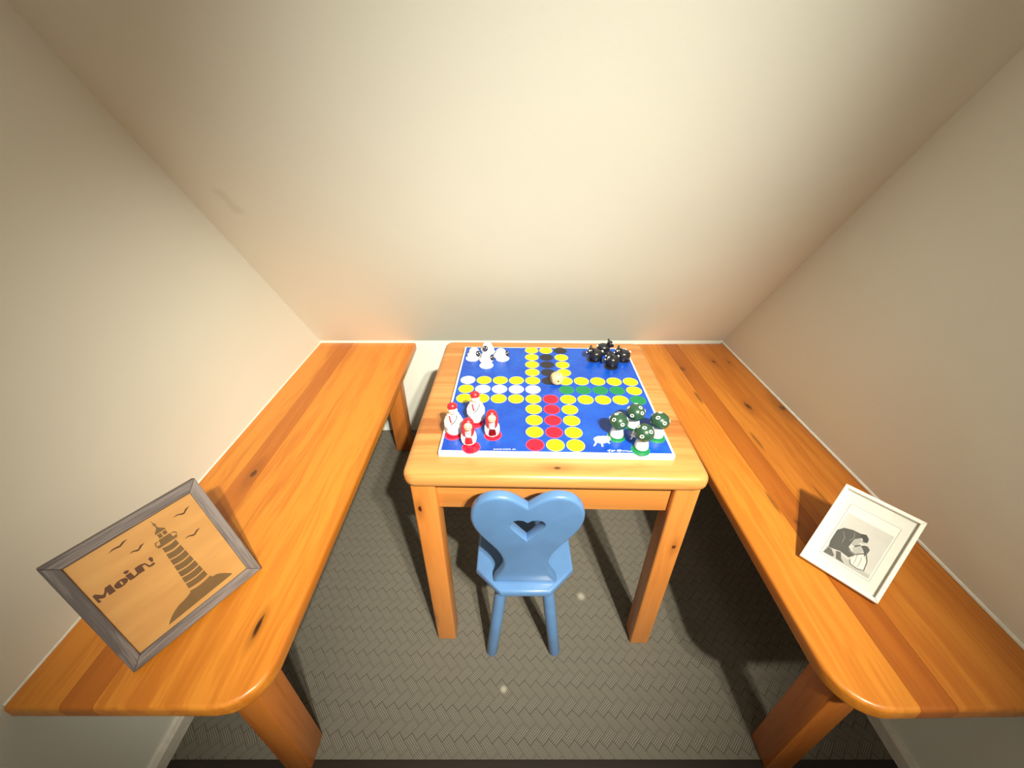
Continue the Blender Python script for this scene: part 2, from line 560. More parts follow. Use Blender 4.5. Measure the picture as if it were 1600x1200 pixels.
for sx in (-1, 1):
    for sy in (-1, 1):
        x0, x1 = sorted((sx * lx, sx * (lx - lw)))
        y0, y1 = (ly0, ly0 + lw) if sy < 0 else (0.248 - lw, 0.248)
        box('leg', (x0, y0, 0), (x1, y1, ZT - 0.031), wood('table_leg_pine', (0.56, 0.205, 0.044, 1), (0.43, 0.130, 0.022, 1), 2, 60 + sx + 2 * sy, lk.get((sx, sy), []), 0.6), table, 0.005, 3)
ma = wood('apron_pine', (0.60, 0.245, 0.060, 1), (0.47, 0.155, 0.030, 1), 0, 71, [], 0.55)
mb = wood('apron_pine', (0.60, 0.245, 0.060, 1), (0.47, 0.155, 0.030, 1), 1, 72, [], 0.55)
e = lx - lw
box('apron', (-e, ly0 + 0.012, ZT - 0.102), (e, ly0 + 0.031, ZT - 0.031), ma, table, 0.002)
box('apron', (-e, 0.248 - 0.031, ZT - 0.102), (e, 0.248 - 0.012, ZT - 0.031), ma, table, 0.002)
for s in (-1, 1):
    x0, x1 = sorted((s * (lx - 0.012), s * (lx - 0.031)))
    box('apron', (x0, ly0 + lw, ZT - 0.102), (x1, 0.248 - lw, ZT - 0.031), mb, table, 0.002)

# ------------------------------------------------------------------ child chair with heart back
M_BLUE = plain('blue_lacquer', srgb(90, 129, 180), 0.32, 0.5, 0.03, 25, 0.2)
CX = 0.027
chair = empty('child_chair', (CX, 0.58, 0))
tag(chair, 'small blue wooden child chair with heart-shaped back, pushed under the table', 'chair')
ZS = 0.280
def rounded_prism(bm, pts, fmap, t0, t1, r, seg=4):
    """outline pts (2D, ccw), stacked with rounded rims between depths t0 and t1"""
    from mathutils.geometry import tessellate_polygon
    n = len(pts)
    P = [Vector(p) for p in pts]
    nrm = []
    for i in range(n):
        d1 = (P[i] - P[i - 1]).normalized(); d2 = (P[(i + 1) % n] - P[i]).normalized()
        n1 = Vector((d1.y, -d1.x)); n2 = Vector((d2.y, -d2.x))
        v = (n1 + n2)
        v = v.normalized() if v.length > 1e-6 else n1
        nrm.append(v / max(0.6, v.dot(n1)))
    lay = [(t0 + r * (1 - cos(a)), r * (1 - sin(a))) for a in [i / seg * pi / 2 for i in range(seg + 1)]]
    lay += [(t1 - r * (1 - sin(a)), r * (1 - cos(a))) for a in [i / seg * pi / 2 for i in range(seg + 1)]]
    rings = [[bm.verts.new(fmap(*(P[i] - nrm[i] * e), t)) for i in range(n)] for t, e in lay]
    for A, B in zip(rings, rings[1:]):
        for i in range(n):
            bm.faces.new((A[i], A[(i + 1) % n], B[(i + 1) % n], B[i]))
    return rings, lay, nrm, P

# seat: octagonal board
bm = bmesh.new()
oct_ = [(-0.0505, -0.103), (0.0505, -0.103), (0.103, -0.052), (0.103, 0.060), (0.052, 0.112), (-0.052, 0.112), (-0.103, 0.060), (-0.103, -0.052)]
rings, *_ = rounded_prism(bm, oct_, lambda x, y, z: Vector((x, y, z)), ZS - 0.020, ZS, 0.006)
bm.faces.new(rings[0][::-1]); bm.faces.new(rings[-1])
seat = from_bm('seat', bm, M_BLUE, chair)

# backrest: outline in the plane of the back (u across, v up along the lean)
half = [(0.0, 0.2602), (0.012, 0.272), (0.0225, 0.2808), (0.034, 0.2872), (0.046, 0.2898), (0.058, 0.2892), (0.070, 0.285), (0.080, 0.2775),
        (0.0885, 0.267), (0.0945, 0.254), (0.0980, 0.239), (0.0985, 0.224), (0.0965, 0.2085), (0.0925, 0.194), (0.0855, 0.1775), (0.0765, 0.161),
        (0.066, 0.1435), (0.0565, 0.1255), (0.0495, 0.108), (0.0455, 0.092), (0.0440, 0.076), (0.0455, 0.060), (0.0495, 0.045), (0.0555, 0.030), (0.0625, 0.016), (0.066, 0.0)]
out = [(-u, v) for u, v in half[::-1]][:-1] + half          # clockwise from lower left
out = out[::-1]                                             # counter-clockwise
hl = [(0.0, 0.2165), (0.007, 0.2225), (0.0155, 0.2240), (0.0235, 0.2215), (0.0290, 0.2155), (0.0300, 0.2085), (0.0275, 0.2010), (0.020, 0.1885), (0.010, 0.1735), (0.0, 0.1595)]
hole = [(u, v) for u, v in hl] + [(-u, v) for u, v in hl[::-1]][1:-1]
lean = math.atan2(0.033, 0.28)
def back_map(u, v, t):   # t: 0 camera face, + away
    return Vector((u, -0.083 - v * sin(lean) + t * cos(lean), ZS + v * cos(lean) + t * sin(lean) - 0.0))
bm = bmesh.new()
THK = 0.019
rings, lay, nrm, P = rounded_prism(bm, out, back_map, 0, THK, 0.006)
holec = hole[::-1] if True else hole
# hole walls (small chamfer)
hr = []
cxh, cyh = 0.0, 0.196
for t, s in ((0, 1.07), (0.0025, 1.0), (THK - 0.0025, 1.0), (THK, 1.07)):
    hr.append([bm.verts.new(back_map(cxh + (u - cxh) * s, cyh + (v - cyh) * s, t)) for u, v in hole])
m = len(hole)
for A, B in zip(hr, hr[1:]):
    for i in range(m):
        bm.faces.new((A[i], A[(i + 1) % m], B[(i + 1) % m], B[i]))
from mathutils.geometry import tessellate_polygon
for ring, hv in ((rings[0], hr[0]), (rings[-1], hr[-1])):
    po = [Vector((P[i] - nrm[i] * lay[0][1]).to_tuple() + (0,)) for i in range(len(P))]
    ph = [Vector((cxh + (u - cxh) * 1.07, cyh + (v - cyh) * 1.07, 0)) for u, v in hole]
    allv = ring + hv
    for tr in tessellate_polygon([po, ph]):
        try: bm.faces.new([allv[i] for i in tr])
        except ValueError: pass
from_bm('backrest', bm, M_BLUE, chair)
for sx in (-1, 1):
    for (ty, by) in ((-0.060, -0.085), (0.070, 0.110)):
        bm = bmesh.new()
        top = Vector((sx * 0.046, ty, ZS - 0.012)); bot = Vector((sx * 0.0755, by - 0.002, 0.0))
        d = top - bot
        bm_tube(bm, [bot, bot + d * 0.02, bot + d * 0.5, top], [0.0105, 0.0130, 0.0135, 0.0135], 16)
        for v in bm.verts:
            if v.co.z < 0.0008: v.co.z = 0.0
        from_bm('leg', bm, M_BLUE, chair)

# ------------------------------------------------------------------ game board
BC, BR_ = Vector((0.0838, 0.7615, ZT)), -0.0225
BW, BD, BT = 0.2125, 0.2065, 0.0125
M_BWHITE = plain('board_white', (0.86, 0.86, 0.84, 1), 0.3, 0.5, 0.01)
board = empty('game_board', BC, (0, 0, BR_))
tag(board, 'blue square race game board with white rim and coloured spots on the table', 'board game')
box('panel', (-BW, -BD, 0), (BW, BD, BT), M_BWHITE, board, 0.0012, 2)
kb = NT('board_blue')
cc = kb.coord()
nz = kb.ramp(kb.noise(cc, 18, 4, 0.6), 0.3, 0.75)
kb.l(kb.mix(nz, srgb(6, 64, 172), srgb(18, 84, 190)), kb.b.inputs['Base Color'])
kb.l(kb.ramp(kb.noise(cc, 30, 4, 0.6), 0.35, 0.7, 0.22, 0.36), kb.b.inputs['Roughness'])
M_BBLUE = kb.m
RIM = 0.0045
ZP = BT + 0.0004
box('printed_field', (-BW + RIM, -BD + RIM, BT - 0.0005), (BW - RIM, BD - RIM, ZP), M_BBLUE, board)
M_SPOT = {'yellow': (plain('print_yellow', srgb(240, 214, 0), 0.3, 0.5, 0.01), plain('print_yellow_rim', srgb(240, 232, 120), 0.3, 0.5, 0.01)),
          'red': (plain('print_red', srgb(206, 16, 50), 0.3, 0.5, 0.01), plain('print_red_rim', srgb(226, 70, 120), 0.3, 0.5, 0.01)),
          'green': (plain('print_green', srgb(14, 122, 70), 0.3, 0.5, 0.01), plain('print_green_rim', srgb(40, 130, 110), 0.3, 0.5, 0.01)),
          'black': (plain('print_black', srgb(30, 30, 40), 0.3, 0.5, 0.01), plain('print_black_rim', srgb(38, 40, 70), 0.3, 0.5, 0.01)),
          'white': (plain('print_white', (0.86, 0.86, 0.85, 1), 0.3, 0.5, 0.01), plain('print_white_rim', (0.82, 0.84, 0.88, 1), 0.3, 0.5, 0.01))}
def spot_mesh(col):
    bm = bmesh.new()
    n = 32
    r0, r1, h = 0.0156, 0.0170, 0.0004
    a = [bm.verts.new((r0 * cos(2 * pi * i / n), r0 * sin(2 * pi * i / n), h)) for i in range(n)]
    b = [bm.verts.new((r1 * cos(2 * pi * i / n), r1 * sin(2 * pi * i / n), h)) for i in range(n)]
    c = [bm.verts.new((r1 * cos(2 * pi * i / n), r1 * sin(2 * pi * i / n), 0)) for i in range(n)]
    bm.faces.new(a)
    for i in range(n):
        j = (i + 1) % n
        bm.faces.new((a[i], b[i], b[j], a[j])).material_index = 1
        bm.faces.new((b[i], c[i], c[j], b[j])).material_index = 1
    me = bpy.data.meshes.new('printed_spot')
    bmesh.ops.recalc_face_normals(bm, faces=bm.faces[:])
    bm.to_mesh(me); bm.free()
    me.materials.append(M_SPOT[col][0]); me.materials.append(M_SPOT[col][1])
    return me
SM = {k: spot_mesh(k) for k in M_SPOT}
PIT = 0.0372
cells = {}
for r in range(11):
    for c in range(11):
        if not (4 <= c <= 6 or 4 <= r <= 6) or (r == 5 and c == 5): continue
        col = None
        if c in (4, 6) or r in (4, 6) or r in (0, 10) or c in (0, 10): col = 'yellow'
        if c == 5 and 1 <= r <= 4: col = 'black'
        if c == 5 and 6 <= r <= 9: col = 'red'
        if r == 5 and 1 <= c <= 4: col = 'white'
        if r == 5 and 6 <= c <= 9: col = 'green'
        if (r, c) == (0, 6): col = 'black'
        if (r, c) == (10, 4): col = 'red'
        if (r, c) == (4, 0): col = 'white'
        if (r, c) == (6, 10): col = 'green'
        cells[(r, c)] = col
def add_spot(x, y, col):
    o = bpy.data.objects.new('printed_spot', SM[col])
    COL.objects.link(o)
    o.parent = board
    o.location = (x, y, ZP - 0.0001)
for (r, c), col in cells.items():
    add_spot((c - 5) * PIT, (5 - r) * PIT + 0.002, col)
HOME = {}
for key, (hx, hy), col in (('white', (-0.1485, 0.143), 'white'), ('black', (0.1535, 0.143), 'black'), ('red', (-0.154, -0.158), 'red'), ('green', (0.153, -0.158), 'green')):
    HOME[key] = [(hx - 0.0375, hy), (hx, hy + 0.0355), (hx, hy - 0.0355), (hx + 0.0375, hy)]
    for q in HOME[key]: add_spot(q[0], q[1], col)

bmat = Matrix.Translation(BC) @ Matrix.Rotation(BR_, 4, 'Z')
binv = bmat.inverted()
def on_board(px, py):
    p = binv @ on_z(px, py, ZT + ZP)
    return (p.x, p.y)
M_PRINT = plain('print_sheep_white', (0.88, 0.88, 0.88, 1), 0.35, 0.5, 0.01)
def flat_print(name, polys, parent, mat, z0, z1, fm=None):
    bm = bmesh.new()
    f = fm or (lambda x, y, z: Vector((x, y, z)))
    for ip, p in enumerate(polys):
        dz = (z1 - z0) * 0.06 * ip
        bm_prism(bm, p, lambda x, y: f(x, y, z0), lambda x, y: f(x, y, z1 + dz))
    return from_bm(name, bm, mat, parent, False)
def ribbon(pts, wd):
    P = [Vector(p) for p in pts]
    L, R = [], []
    for i, p in enumerate(P):
        t = (P[min(i + 1, len(P) - 1)] - P[max(0, i - 1)]).normalized()
        nn = Vector((-t.y, t.x)) * wd / 2
        L.append(tuple(p + nn)); R.append(tuple(p - nn))
    return L + R[::-1]
sz = lambda x, y: on_board(920 + x / 17.78, 665 + y / 17.78)
sheep_body = [sz(*q) for q in [(130, 380), (160, 330), (220, 312), (260, 290), (330, 300), (400, 285), (460, 300), (495, 292), (505, 250), (530, 295), (610, 310), (585, 325), (618, 350), (612, 395), (560, 430), (530, 470), (480, 475), (430, 490), (360, 485), (300, 490), (240, 470), (190, 470), (160, 430)]]
legs_ = [[sz(*q) for q in [(190, 450), (240, 465), (170, 570), (125, 568)]], [sz(*q) for q in [(325, 470), (375, 470), (410, 575), (365, 592)]], [sz(*q) for q in [(500, 450), (540, 440), (592, 485), (570, 508)]]]
flat_print('sheep_print', [sheep_body] + legs_, board, M_PRINT, ZP - 0.0001, ZP + 0.0003)
sheep2 = [[sz(*q) for q in [(1195, 225), (1240, 125), (1270, 130), (1235, 235)]], [sz(*q) for q in [(1155, 255), (1220, 245), (1265, 270), (1310, 340), (1235, 315), (1180, 395), (1143, 380), (1195, 310)]],
          [sz(*q) for q in [(1250, 270), (1300, 225), (1450, 220), (1520, 270), (1500, 330), (1400, 360), (1300, 340)]]]
flat_print('sheep_print', sheep2, board, M_PRINT, ZP - 0.0001, ZP + 0.0003)
sig = [ribbon([sz(*q) for q in st], 0.0011) for st in (
    [(512, 690), (540, 705), (575, 672)], [(600, 665), (575, 700), (570, 745)], [(672, 690), (630, 690), (625, 718), (665, 715), (680, 690), (690, 718), (700, 695), (735, 690)],
    [(830, 680), (795, 682), (785, 712), (830, 715), (868, 668), (878, 665), (860, 745)], [(865, 700), (905, 690), (905, 715), (940, 695), (945, 715), (985, 695), (1000, 715), (1030, 695), (1045, 715), (1085, 695), (1080, 720), (1130, 718), (1210, 715)])]
flat_print('signature_print', sig, board, M_PRINT, ZP - 0.0001, ZP + 0.0003)
bx_ = lambda x, y: on_board(760 + x / 26.67, 692 + y / 26.67)
def squiggle(x0, x1, n):
    pts = [bx_(x0 + (x1 - x0) * i / n, 245 if i % 2 else 290) for i in range(n + 1)]
    return ribbon(pts, 0.0009)
flat_print('caption_print', [squiggle(300, 640, 13), squiggle(690, 1010, 12), squiggle(1090, 1210, 4)], board, M_PRINT, ZP - 0.0001, ZP + 0.0003)

# ------------------------------------------------------------------ game pieces
ZPIECE = ZT + ZP + 0.0004
def place(root, xy, heading):
    p = bmat @ Vector((xy[0], xy[1], 0))
    root.location = (p.x, p.y, ZPIECE)
    root.rotation_euler = (0, 0, heading)

M_PW = plain('glazed_white', (0.80, 0.79, 0.76, 1), 0.3, 0.5, 0.01, 60, 0.2)
M_PK = plain('glazed_black', (0.012, 0.013, 0.017, 1), 0.28, 0.5, 0.05, 60, 0.2)
M_PR = plain('glazed_red', srgb(205, 38, 52), 0.35, 0.5, 0.03)
M_PG = plain('glazed_green', srgb(42, 78, 56), 0.32, 0.5, 0.06, 90, 0.2)
M_SKIN = plain('glazed_skin', srgb(238, 190, 160), 0.4, 0.5, 0.02)
M_BROWN = plain('print_brown', srgb(90, 50, 50), 0.5)
M_NAVY = plain('painted_navy', srgb(20, 22, 50), 0.4)

def orient(d):
    """rotation taking +Z to d"""
    return Vector((0, 0, 1)).rotation_difference(Vector(d).normalized()).to_matrix()

# white sheep: face looks along local +X
def make_sheep():
    root = empty('sheep_game_piece')
    bm = bmesh.new()
    bm_lathe(bm, [(0, 0), (0.0155, 0), (0.0185, 0.0025), (0.0180, 0.0065), (0.0150, 0.0090), (0.0138, 0.0125), (0.0130, 0.0165), (0.0108, 0.0212), (0.0064, 0.0243), (0, 0.0253)], 28, (-0.002, 0, 0),
             fn=lambda p: Vector((p.x * (1.0 if p.x > 0 else 1.05), p.y, p.z)))
    bm_ball(bm, (0.0095, 0, 0.0125), (0.0108, 0.0098, 0.0094), 18, 12)
    bm_ball(bm, (-0.0150, 0, 0.0055), (0.0065, 0.0060, 0.0055), 14, 9)
    from_bm('body', bm, M_PW, root)
    d = Vector((1, 0, 0.50)).normalized()
    R = orient(d)
    cpos = Vector((0.0095, 0, 0.0125)) + d * 0.0088
    bm = bmesh.new()
    bm_ball(bm, cpos, (0.0078, 0.0070, 0.0030), 18, 8, 0, R)
    face = from_bm('face', bm, M_NAVY, root)
    upv = R @ Vector((-1, 0, 0))
    for s in (-1, 1):
        bm = bmesh.new()
        bm_ball(bm, cpos + d * 0.0022 + Vector((0, s * 0.0028, 0)) + upv * 0.0018, (0.0016, 0.0014, 0.0008), 10, 6, 0, R)
        from_bm('eye', bm, M_PW, face)
    bm = bmesh.new()
    bm_ball(bm, cpos + d * 0.0020 - upv * 0.0030, (0.0014, 0.0022, 0.0008), 10, 6, 0, R)
    from_bm('muzzle', bm, M_PW, face)
    return root

# black sheep: head at local +X, tail at -X
def make_black():
    root = empty('black_animal_game_piece')
    bm = bmesh.new()
    bm_lathe(bm, [(0, 0), (0.0125, 0), (0.0150, 0.002), (0.0158, 0.008), (0.0155, 0.0150), (0.0140, 0.0200), (0.0100, 0.0228), (0, 0.0235)], 26, fn=lambda p: Vector((p.x * 1.08, p.y * 0.92, p.z)))
    from_bm('body', bm, M_PK, root)
    bm = bmesh.new()
    bm_ball(bm, (0.0155, 0, 0.0245), (0.0085, 0.0085, 0.0090), 16, 10)
    bm_ball(bm, (0.0205, 0, 0.0215), (0.0060, 0.0060, 0.0055), 14, 8)
    for s in (-1, 1):
        bm_ball(bm, (0.0125, s * 0.0072, 0.0315), (0.0030, 0.0036, 0.0050), 10, 7, 0, orient((-0.2, s * 0.6, 1)))
    head = from_bm('head', bm, M_PK, root)
    for s in (-1, 1):
        bm = bmesh.new()
        bm_ball(bm, (0.0212, s * 0.0042, 0.0282), (0.0021, 0.0021, 0.0023), 10, 7)
        from_bm('eye', bm, M_PW, head)
    bm = bmesh.new()
    bm_ball(bm, (0.0262, 0, 0.0222), (0.0013, 0.0026, 0.0016), 10, 6)
    from_bm('muzzle', bm, M_PW, head)
    bm = bmesh.new()
    bm_ball(bm, (-0.0160, 0, 0.0190), (0.0028, 0.0030, 0.0032), 10, 7)
    from_bm('tail', bm, M_PW, root)
    return root

# green mushroom with ring spots
def make_mushroom(seed, tilt):
    rnd = random.Random(seed)
    root = empty('mushroom_game_piece')
    bm = bmesh.new()
    bm_lathe(bm, [(0, 0), (0.0105, 0), (0.0126, 0.002), (0.0128, 0.006), (0.0116, 0.011), (0.0104, 0.017), (0.0102, 0.024), (0.0106, 0.029), (0, 0.031)], 22)
    from_bm('stem', bm, M_PW, root)
    R = orient(tilt)
    c0 = Vector((0, 0, 0.0265))
    prof = [(0, 0), (0.0100, -0.001), (0.0150, 0.000), (0.0172, 0.0035), (0.0176, 0.0080), (0.0164, 0.0135), (0.0135, 0.0185), (0.0090, 0.0220), (0.0045, 0.0236), (0, 0.0240)]
    bm = bmesh.new()
    bm_lathe(bm, prof, 28, fn=lambda p: c0 + R @ p)
    cap = from_bm('cap', bm, M_PG, root)
    a0 = rnd.uniform(0, 6.28)
    spots = [(a0 + i * 2 * pi / 5 + rnd.uniform(-0.2, 0.2), el) for i, el in enumerate((0.35, 0.75, 0.25, 0.8, 0.4))] + [(a0 + 2.2, 1.25)]
    for az, el in spots:
        n = Vector((cos(az) * cos(el), sin(az) * cos(el), sin(el)))
        pos = Vector((0, 0, 0.0075)) + Vector((n.x * 0.0173, n.y * 0.0173, n.z * 0.0164))
        nn = Vector((n.x, n.y, n.z * 1.05)).normalized()
        bm = bmesh.new()
        Q = R @ orient(nn)
        ctr = c0 + R @ pos
        N, K = 14, 6
        rg = []
        for i in range(N):
            a = 2 * pi * i / N
            rg.append([bm.verts.new(ctr + Q @ Vector(((0.0031 + 0.0010 * cos(2 * pi * k / K)) * cos(a), (0.0025 + 0.0010 * cos(2 * pi * k / K)) * sin(a), 0.0006 * sin(2 * pi * k / K)))) for k in range(K)])
        for i in range(N):
            for k in range(K):
                bm.faces.new((rg[i][k], rg[(i + 1) % N][k], rg[(i + 1) % N][(k + 1) % K], rg[i][(k + 1) % K]))
        from_bm('ring_spot', bm, M_PW, cap)
    return root

# figure in white smock: looks along local -Y
def lathe_r(prof, z):
    for (r0, z0), (r1, z1) in zip(prof, prof[1:]):
        if z0 <= z <= z1 and z1 > z0: return r0 + (r1 - r0) * (z - z0) / (z1 - z0)
    return prof[-1][0]
def surf_tube(bm, prof, pts, rr, off=0.0002):
    """tube drawn on a lathed surface; pts (angle from front, z)"""
    q = []
    for a, z in pts:
        r = lathe_r(prof, z) + off
        q.append((r * sin(a), -r * cos(a), z))
    bm_tube(bm, q, rr, 6)
def make_smock_figure():
    root = empty('smock_figure_game_piece')
    prof = [(0.0, 0.0), (0.0125, 0.0), (0.0158, 0.003), (0.0167, 0.009), (0.0160, 0.015), (0.0162, 0.020), (0.0158, 0.026), (0.0146, 0.032), (0.0128, 0.038), (0.0106, 0.043), (0.0080, 0.0465), (0.0, 0.0475)]
    bm = bmesh.new()
    bm_lathe(bm, prof, 28)
    for s in (-1, 1):
        bm_tube(bm, [(s * 0.0108, 0.000, 0.037), (s * 0.0140, -0.002, 0.029), (s * 0.0140, -0.0065, 0.021), (s * 0.0085, -0.0128, 0.017)], [0.0030, 0.0038, 0.0036, 0.0030], 10)
    from_bm('smock', bm, M_PW, root)
    bm = bmesh.new()
    bm_ball(bm, (0, -0.0020, 0.0515), (0.0082, 0.0086, 0.0092), 18, 12)
    bm_ball(bm, (0, -0.0104, 0.0510), (0.0014, 0.0016, 0.0018), 8, 6)
    for s in (-1, 1):
        bm_ball(bm, (s * 0.0082, -0.0012, 0.0515), (0.0013, 0.0018, 0.0022), 8, 6)
    head = from_bm('head', bm, plain('pale_skin', srgb(244, 222, 204), 0.4, 0.5, 0.01), root)
    for s in (-1, 1):
        bm = bmesh.new()
        bm_ball(bm, (s * 0.0030, -0.0100, 0.0535), (0.0009, 0.0006, 0.0009), 8, 5)
        from_bm('eye', bm, M_BROWN, head)
    bm = bmesh.new()
    bm_tube(bm, [(-0.0022, -0.0096, 0.0480), (0, -0.0101, 0.0474), (0.0022, -0.0096, 0.0480)], 0.0004, 5)
    from_bm('mouth', bm, M_PR, head)
    bm = bmesh.new()
    Rc = orient((0, 0.42, 1))
    bm_lathe(bm, [(0, 0), (0.0086, 0), (0.0094, 0.0022), (0.0090, 0.0055), (0.0072, 0.0085), (0.0040, 0.0102), (0, 0.0107)], 24, fn=lambda p: Vector((0, -0.0010, 0.0560)) + Rc @ p)
    bm_ball(bm, (0, -0.0080, 0.0588), (0.0068, 0.0032, 0.0011), 14, 6, 0, Rc)
    from_bm('cap', bm, M_PR, root)
    bm = bmesh.new()
    surf_tube(bm, prof, [(-0.62, 0.0440), (-0.48, 0.040), (-0.36, 0.036), (-0.25, 0.032)], 0.0015)
    from_bm('scarf', bm, M_PR, root)
    bm = bmesh.new()
    surf_tube(bm, prof, [(0.75, 0.0435), (0.60, 0.0400), (0.36, 0.0360), (0.08, 0.0320), (-0.25, 0.0290)], 0.0008)
    surf_tube(bm, prof, [(-0.30, 0.0280), (-0.15, 0.0265)], 0.0007)
    from_bm('collar_line', bm, M_NAVY, root)
    for (a0, a1, z) in ((0.0, 0.35, 0.0275), (0.05, 0.4, 0.0245)):
        bm = bmesh.new()
        surf_tube(bm, prof, [(a0, z), ((a0 + a1) / 2, z - 0.0004), (a1, z)], 0.00035)
        from_bm('pocket_line', bm, M_BROWN, root)
    return root

def make_scarf_figure():
    root = empty('headscarf_figure_game_piece')
    prof = [(0.0, 0.0), (0.0098, 0.0), (0.0116, 0.0025), (0.0118, 0.008), (0.0108, 0.014), (0.0098, 0.020), (0.0088, 0.026), (0.0068, 0.031), (0.0, 0.033)]
    bm = bmesh.new()
    bm_lathe(bm, prof, 26)
    for s in (-1, 1):
        bm_tube(bm, [(s * 0.0080, 0, 0.0270), (s * 0.0106, -0.002, 0.021), (s * 0.0114, -0.004, 0.013), (s * 0.0100, -0.0065, 0.0065), (s * 0.0060, -0.0095, 0.0035)], [0.0030, 0.0034, 0.0033, 0.0028, 0.0022], 10)
    from_bm('body', bm, M_PW, root)
    bm = bmesh.new()
    bm_ball(bm, (0, -0.0042, 0.0400), (0.0080, 0.0082, 0.0094), 18, 12)
    bm_ball(bm, (0, -0.0122, 0.0392), (0.0012, 0.0012, 0.0014), 8, 6)
    head = from_bm('head', bm, M_SKIN, root)
    for s in (-1, 1):
        bm = bmesh.new()
        bm_ball(bm, (s * 0.0029, -0.0117, 0.0418), (0.0009, 0.0006, 0.0010), 8, 5)
        from_bm('eye', bm, M_NAVY, head)
    bm = bmesh.new()
    bm_tube(bm, [(-0.0022, -0.0113, 0.0362), (0, -0.0119, 0.0354), (0.0022, -0.0113, 0.0362)], 0.0004, 5)
    from_bm('mouth', bm, M_PR, head)
    bm = bmesh.new()
    bm_ball(bm, (0, 0.0018, 0.0425), (0.0106, 0.0095, 0.0115), 22, 14)
    for s in (-1, 1):
        bm_tube(bm, [(s * 0.0085, -0.0030, 0.0430), (s * 0.0092, -0.0050, 0.0360), (s * 0.0082, -0.0075, 0.0290), (s * 0.0066, -0.0105, 0.0235)], [0.0028, 0.0030, 0.0027, 0.0014], 10)
    from_bm('headscarf', bm, M_PR, root)
    bm = bmesh.new()
    pts = [(-0.42, 0.0175), (0.42, 0.0175), (0.50, 0.0065), (0.0, 0.0050), (-0.50, 0.0065)]
    N = 10
    rows = []
    for k in range(6):
        z = 0.0055 + (0.0185 - 0.0055) * k / 5
        wdt = 0.62 - 0.10 * k / 5
        rows.append([bm.verts.new(((lathe_r(prof, z) + 0.0012) * sin(a), -(lathe_r(prof, z) + 0.0012) * cos(a), z)) for a in [-wdt + 2 * wdt * i / N for i in range(N + 1)]])
    for A, B in zip(rows, rows[1:]):
        for i in range(N): bm.faces.new((A[i], A[i + 1], B[i + 1], B[i]))
    r = bmesh.ops.solidify(bm, geom=bm.faces[:], thickness=0.0012)
    from_bm('apron', bm, M_PR, root)
    bm = bmesh.new()
    for s in (-1, 1):
        surf_tube(bm, prof, [(s * 0.75, 0.0255), (s * 0.60, 0.0210), (s * 0.25, 0.0190), (0, 0.0186)], 0.0006, 0.0008)
        surf_tube(bm, prof, [(s * 0.62, 0.0300), (s * 0.30, 0.0275), (0, 0.0255)], 0.0005, 0.0006)
    from_bm('bodice_trim', bm, M_NAVY, root)
    return root

AZ = lambda dx, dy: math.atan2(dy, dx)
sheep0 = make_sheep()
for i, (q, hd, lab) in enumerate((
        ((-0.1815, 0.1515), AZ(0.62, -0.8), 'white sheep game piece nearest the left rim of the board'),
        ((-0.1520, 0.1825), AZ(-0.22, -1), 'rearmost white sheep game piece, facing the camera'),
        ((-0.1485, 0.1280), AZ(0.80, -0.6), 'foremost of the four white sheep game pieces'),
        ((-0.1135, 0.1490), AZ(0.85, -0.5), 'white sheep game piece nearest the yellow spots'))):
    o = sheep0 if i == 0 else copy_tree(sheep0)
    place(o, q, hd)
    o.scale = (0.95, 0.95, 0.92)
    tag(o, lab, 'game piece', 'white sheep game pieces')
blk0 = make_black()
for i, (q, hd, lab) in enumerate((
        ((0.1225, 0.1455), AZ(-0.9, -0.25), 'leftmost of the four black animal game pieces'),
        ((0.1460, 0.1800), AZ(0.97, -0.05), 'rearmost black animal game piece, head to the right'),
        ((0.1590, 0.1170), AZ(-0.75, -0.45), 'foremost of the four black animal game pieces'),
        ((0.1905, 0.1450), AZ(-0.88, -0.2), 'black animal game piece nearest the right rim of the board'))):
    o = blk0 if i == 0 else copy_tree(blk0)
    place(o, q, hd)
    tag(o, lab, 'game piece', 'black animal game pieces')
for i, (q, tilt, lab) in enumerate((
        ((0.1170, -0.1540), (-0.10, -0.12, 1), 'leftmost green capped mushroom game piece'),
        ((0.1545, -0.1235), (0.02, -0.30, 1), 'rearmost green capped mushroom game piece'),
        ((0.1555, -0.1870), (0.02, -0.06, 1), 'foremost green capped mushroom game piece beside the printed sheep'),
        ((0.1920, -0.1525), (0.12, 0.04, 1), 'green capped mushroom game piece nearest the right rim'))):
    o = make_mushroom(31 + i * 7, tilt)
    place(o, q, 0)
    tag(o, lab, 'game piece', 'green mushroom game pieces')
m0 = make_smock_figure()
for i, (q, hd, lab) in enumerate((((-0.1905, -0.1490), 0.10, 'figurine in white smock and red cap at the left rim of the board'),
                                  ((-0.1525, -0.1105), 0.12, 'figurine in white smock and red cap in front of a yellow spot'))):
    o = m0 if i == 0 else copy_tree(m0)
    place(o, q, hd)
    tag(o, lab, 'game piece', 'white smock figurines')
f0 = make_scarf_figure()
for i, (q, hd, lab) in enumerate((((-0.1590, -0.1795), 0.06, 'figurine with red headscarf nearest the front rim of the board'),
                                  ((-0.1180, -0.1545), 0.10, 'figurine with red headscarf standing right of the others'))):
    o = f0 if i == 0 else copy_tree(f0)
    place(o, q, hd)
    tag(o, lab, 'game piece', 'red headscarf figurines')

